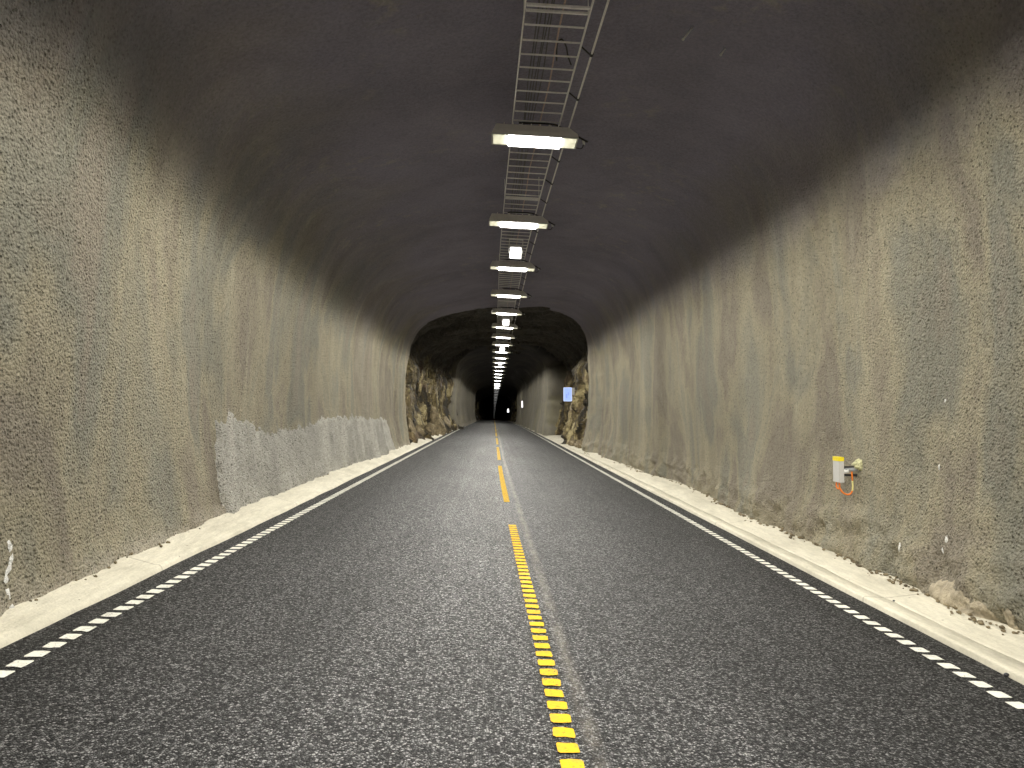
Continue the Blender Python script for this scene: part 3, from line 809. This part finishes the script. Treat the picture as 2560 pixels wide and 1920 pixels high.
bm = bmesh.new(); tube(bm, pts[:26], .0095, 8); bpart('orange_cable', bm, ORANGE, True)
bm = bmesh.new(); tube(bm, pts[25:34], .0105, 8); bpart('yellow_sleeve', bm, PALE_YEL, True)
bm = bmesh.new(); tube(bm, pts[33:], .0095, 8); bpart('orange_cable', bm, ORANGE, True)
bm = bmesh.new(); tube(bm, curve_pts([(-.012, .03, -.144), (-.014, .03, -.20), (-.002, .01, -.225), (.006, -.01, -.20), (.0, -.012, -.150)], 5), .0085, 8); bpart('orange_cable', bm, ORANGE, True)
bm = bmesh.new(); bmesh.ops.create_icosphere(bm, subdivisions=4, radius=1)
for v in bm.verts:
    n = v.co.copy(); r = 1 + .35 * float(vnoise(n.x * 3, n.y * 3, n.z * 3, 81)) + .25 * float(vnoise(n.x * 7, n.y * 7, n.z * 7, 82))
    v.co = Vector((n.x * .055, n.y * .085, n.z * .06)) * r + Vector((wx - .005, -.085, .062))
bpart('foam_plug', bm, FOAM, True)

def pav_z(x, y): return float(road_z(x, y)) + (float(np.interp(-x, [3.07, 3.36, 5.4], [.055, .13, .22])) if x < 0 else float(np.interp(x, [3.68, 4.1, 5.9], [.058, .12, .2])))
# ------------------------------------------------------------------ signs and small furniture deep in the tunnel
zd = lambda y: EYE - float(drop(y))
sg = empty('lit_sign', (4.39, 45, zd(45) + .975), 'lit pale blue sign box hanging before the yellow rock face', 'sign', 'lit signs')
bm = bmesh.new(); box(bm, (-.235, .012, -.41), (.235, .20, .41), .01); from_bm('sign_case', bm, GREY_DARK, sg)
bm = bmesh.new(); box(bm, (-.215, -.004, -.385), (.215, .010, .385)); from_bm('sign_panel', bm, SIGN_BLUE, sg)
bm = bmesh.new(); box(bm, (-.235, -.008, -.405), (-.217, .010, .405)); box(bm, (.217, -.008, -.405), (.235, .010, .405)); box(bm, (-.217, -.008, .387), (.217, .010, .405)); box(bm, (-.217, -.008, -.405), (.217, .010, -.387)); from_bm('sign_border', bm, SIGN_EDGE, sg)
bm = bmesh.new(); box(bm, (-.10, -.010, -.22), (-.02, -.005, .02)); box(bm, (.02, -.010, -.05), (.08, -.005, .12)); from_bm('faint_mark', bm, SIGN_FAINT, sg)
bm = bmesh.new(); box(bm, (.24, .0, -.40), (.42, .22, .40), .012); from_bm('side_cabinet', bm, GREY_BOX, sg)
bm = bmesh.new(); tube(bm, [(.1, .2, .25), (.75, .3, .25)], .02, 6); tube(bm, [(.1, .2, -.25), (.75, .3, -.25)], .02, 6); from_bm('bracket', bm, GALV, sg)

sg = empty('lit_sign', (3.78, 96, zd(96) + .93), 'bright white lit sign with faint grey print by the far right wall', 'sign', 'lit signs')
bm = bmesh.new(); box(bm, (-.29, .012, -.45), (.29, .16, .45), .015); from_bm('sign_case', bm, GREY_DARK, sg)
bm = bmesh.new(); box(bm, (-.265, -.006, -.42), (.265, .010, .42), .005); from_bm('sign_panel', bm, SIGN_WHITE, sg)
bm = bmesh.new()
for (xa, xb, za, zb) in ((-.10, -.03, .18, .28), (.05, .12, .20, .28), (-.08, .02, .04, .11), (.06, .11, .05, .12), (-.12, .12, -.06, -.03), (-.06, .10, -.26, -.20)): box(bm, (xa, -.011, za), (xb, -.007, zb))
from_bm('faint_print', bm, emit('lit_grey_print', (.8, .76, .76), 1.0), sg)
bm = bmesh.new(); box(bm, (-.25, .03, -.56), (.30, .12, -.47)); from_bm('bracket', bm, GREY_DARK, sg)
bm = bmesh.new(); tube(bm, [(.1, .1, -.56), (.12, .1, -1.4)], .06, 8); from_bm('dark_pole', bm, BLACK, sg)

mp = empty('marker_post', (3.84, 93.5, pav_z(3.84, 93.5)), 'short white marker post on the pavement below the white lit sign', 'post')
bm = bmesh.new(); tube(bm, [(0, 0, -.02), (.03, 0, .72)], .055, 10); from_bm('post_shaft', bm, WHITE_PL, mp, True)
bm = bmesh.new(); tube(bm, [(.03, 0, .722), (.034, 0, .80)], .058, 10); from_bm('post_top', bm, BLACK, mp, True)

sg = empty('lit_sign', (3.28, 172, zd(172) + .62), 'tiny white lit sign near the far arch', 'sign', 'lit signs')
bm = bmesh.new(); vs = [(-.19, -.42), (.19, -.42), (.21, -.1), (.15, .25), (.07, .46), (-.05, .46), (-.14, .25), (-.21, -.1)]
f0 = [bm.verts.new((a, 0, b)) for a, b in vs]; f1 = [bm.verts.new((a, .12, b)) for a, b in vs]
bm.faces.new(f0); bm.faces.new(f1[::-1])
for k in range(8): bm.faces.new((f0[k], f1[k], f1[(k + 1) % 8], f0[(k + 1) % 8]))
from_bm('sign_panel', bm, emit('lit_far_panel', (1, 1, .98), 2.2), sg)
bm = bmesh.new(); tube(bm, [(.0, .15, .0), (1.2, .25, .0)], .03, 6); from_bm('bracket', bm, GREY_DARK, sg)

cb = empty('cabinet', (-3.42, 150, pav_z(-3.42, 150)), 'small pale grey cabinet on the far end of the narrow pavement', 'cabinet')
bm = bmesh.new(); box(bm, (-.24, -.2, -.03), (.24, .2, .70), .02); from_bm('cabinet_body', bm, GREY_BOX, cb)
bm = bmesh.new(); box(bm, (-.27, -.23, .701), (.27, .23, .75), .01); from_bm('cabinet_lid', bm, GREY_DARK, cb)

# ------------------------------------------------------------------ loose stones
def stone_mesh(seed, dims, cuts=11, sub=4):
    r = random.Random(seed); bm = bmesh.new(); bmesh.ops.create_icosphere(bm, subdivisions=sub, radius=1)
    planes = [(Vector((r.uniform(-1, 1), r.uniform(-1, 1), r.uniform(-1, 1))).normalized(), r.uniform(.52, .82)) for _ in range(cuts)]
    for v in bm.verts:
        p = v.co.copy()
        for n, d in planes:
            e = p.dot(n) - d
            if e > 0: p -= n * e
        p *= 1 + .05 * float(vnoise(p.x * 4, p.y * 4, p.z * 4, seed))
        v.co = Vector((p.x * dims[0], p.y * dims[1], p.z * dims[2]))
    return bm
BL = [(-3.46, 40.6, (.34, .45, .46), 0, 'squat grey boulder leaning on the ochre rock, left of the pointed slab', 1),
      (-3.28, 42.0, (.22, .34, 1.02), -.22, 'tall pointed slab of rock leaning over the narrow pavement', 2),
      (-3.12, 44.6, (.22, .40, .62), -.1, 'narrow upright stone just beyond the pointed slab', 3),
      (-3.16, 50.0, (.40, .7, .66), .05, 'blocky boulder with a dark gap below, before the ribbed wall', 4),
      (-3.86, 34.6, (.30, .5, .62), .2, 'brown broken block at the foot of the ochre rock by the concrete edge', 5),
      (-3.66, 36.4, (.26, .45, .42), -.1, 'reddish brown stone beside the brown block on the narrow pavement', 6),
      (-3.58, 33.6, (.12, .14, .11), 0, 'small pale stone lying at the concrete edge of the rock opening', 7)]
for bx_, by_, dm, lean, lab, sd_ in BL:
    o = from_bm('boulder', stone_mesh(sd_, dm), STONE, None, False, label=lab, cat='boulder', group='loose rocks at the foot of the ochre wall')
    o.location = (bx_, by_, pav_z(bx_, by_) + dm[2] * .62); o.rotation_euler = (0, lean, sd_ * .7)
RR = random.Random(5)
for k in range(9):
    bx_, by_ = 3.92 + RR.uniform(-.12, .35), 34.6 + k * .75 + RR.uniform(-.2, .2); dm = tuple(RR.uniform(.16, .34) for _ in range(3))
    o = from_bm('boulder', stone_mesh(50 + k, dm, 9, 3), STONE, None, False, label='grey broken stone in the heap below the yellow rock face', cat='boulder', group='broken stones below the yellow rock face')
    o.location = (bx_, by_, pav_z(bx_, by_) + dm[2] * .5); o.rotation_euler = (0, RR.uniform(-.3, .3), RR.uniform(0, 3))

bm = bmesh.new(); RR = random.Random(11)
for k in range(420):
    y = RR.choice((RR.uniform(4.5, 9), RR.uniform(5, 14), RR.uniform(12, 32)))
    xw = wall_x(y, -1.5); x_ = xw - abs(RR.gauss(0, .055)) - .005; r_ = RR.uniform(.005, .022) * (1 if y < 10 else 1.3)
    q = bmesh.ops.create_icosphere(bm, subdivisions=1, radius=r_)['verts']
    for v in q: v.co = Vector((v.co.x * RR.uniform(.7, 1.4), v.co.y * RR.uniform(.7, 1.5), v.co.z * .75)) + Vector((x_, y, pav_z(x_, y) + r_ * .35))
for k in range(160):
    y = RR.uniform(5, 30); i = int(np.searchsorted(yy[:-6], y)); xw = float(np.interp(-1.32, P1[i, :jl, 2] - EYE, P1[i, :jl, 0]))
    x_ = xw + abs(RR.gauss(0, .03)); r_ = RR.uniform(.004, .015)
    q = bmesh.ops.create_icosphere(bm, subdivisions=1, radius=r_)['verts']
    for v in q: v.co = v.co * 1.1 + Vector((x_, y, pav_z(x_, y) + r_ * .3))
from_bm('rubble', bm, STONE, None, False, kind='stuff', label='crumbs of broken concrete along the feet of the walls', cat='rubble')
for px_, py_, r_, lab in ((3.80, 8.05, .012, 'small dark pebble on the wide pavement, farthest of the three near ones'), (3.62, 6.85, .013, 'small dark pebble in the middle of the wide pavement'), (3.42, 5.05, .02, 'dark pebble against the kerb on the road edge')):
    bm = stone_mesh(int(px_ * 100), (r_, r_ * 1.2, r_ * .8), 8, 2)
    o = from_bm('pebble', bm, BLACK, None, True, label=lab, cat='pebble', group='pebbles by the kerb')
    o.location = (px_, py_, float(road_z(px_, py_)) + (.058 if px_ > 3.5 else 0) + r_ * .5)
bm = bmesh.new(); xw = wall_x(5.62, -1.42)
tube(bm, curve_pts([(xw - .02, 5.64, -.02), (xw - .03, 5.61, -.04), (xw - .025, 5.58, -.03), (xw - .035, 5.54, -.05), (xw - .03, 5.50, -.045)], 4), [.007] * 17, 6)
o = from_bm('plastic_strap', bm, RED_PL, None, True, label='scrap of red plastic strap at the foot of the wall beside the mortar smear', cat='strap')

# ------------------------------------------------------------------ camera, world, render
cam = bpy.data.objects.new('camera', bpy.data.cameras.new('camera')); C.objects.link(cam)
cam.data.sensor_width = 36; cam.data.lens = 36 * 1900 / 2560; cam.data.clip_end = 2000; cam.data.clip_start = .05
cam.location = (0, 0, EYE)
cam.rotation_euler = (math.radians(90) + math.atan(67 / 1900), 0, -math.atan(46 / 1900))
S.camera = cam
wd = bpy.data.worlds.new('World'); S.world = wd; wd.use_nodes = True
bg = wd.node_tree.nodes['Background']
sky = wd.node_tree.nodes.new('ShaderNodeTexSky'); sky.sky_type = 'NISHITA'; sky.sun_disc = False
sky.sun_elevation = math.radians(-4); sky.sun_rotation = 0
wd.node_tree.links.new(sky.outputs[0], bg.inputs[0]); bg.inputs[1].default_value = .02     # night outside
S.view_settings.view_transform = 'Standard'; S.view_settings.look = 'None'; S.view_settings.exposure = 0; S.view_settings.gamma = 1
S.cycles.max_bounces = 6; S.cycles.diffuse_bounces = 4; S.cycles.glossy_bounces = 3
S.cycles.sample_clamp_indirect = 6
S.cycles.use_denoising = True
S.cycles.use_adaptive_sampling = True; S.cycles.adaptive_threshold = .02
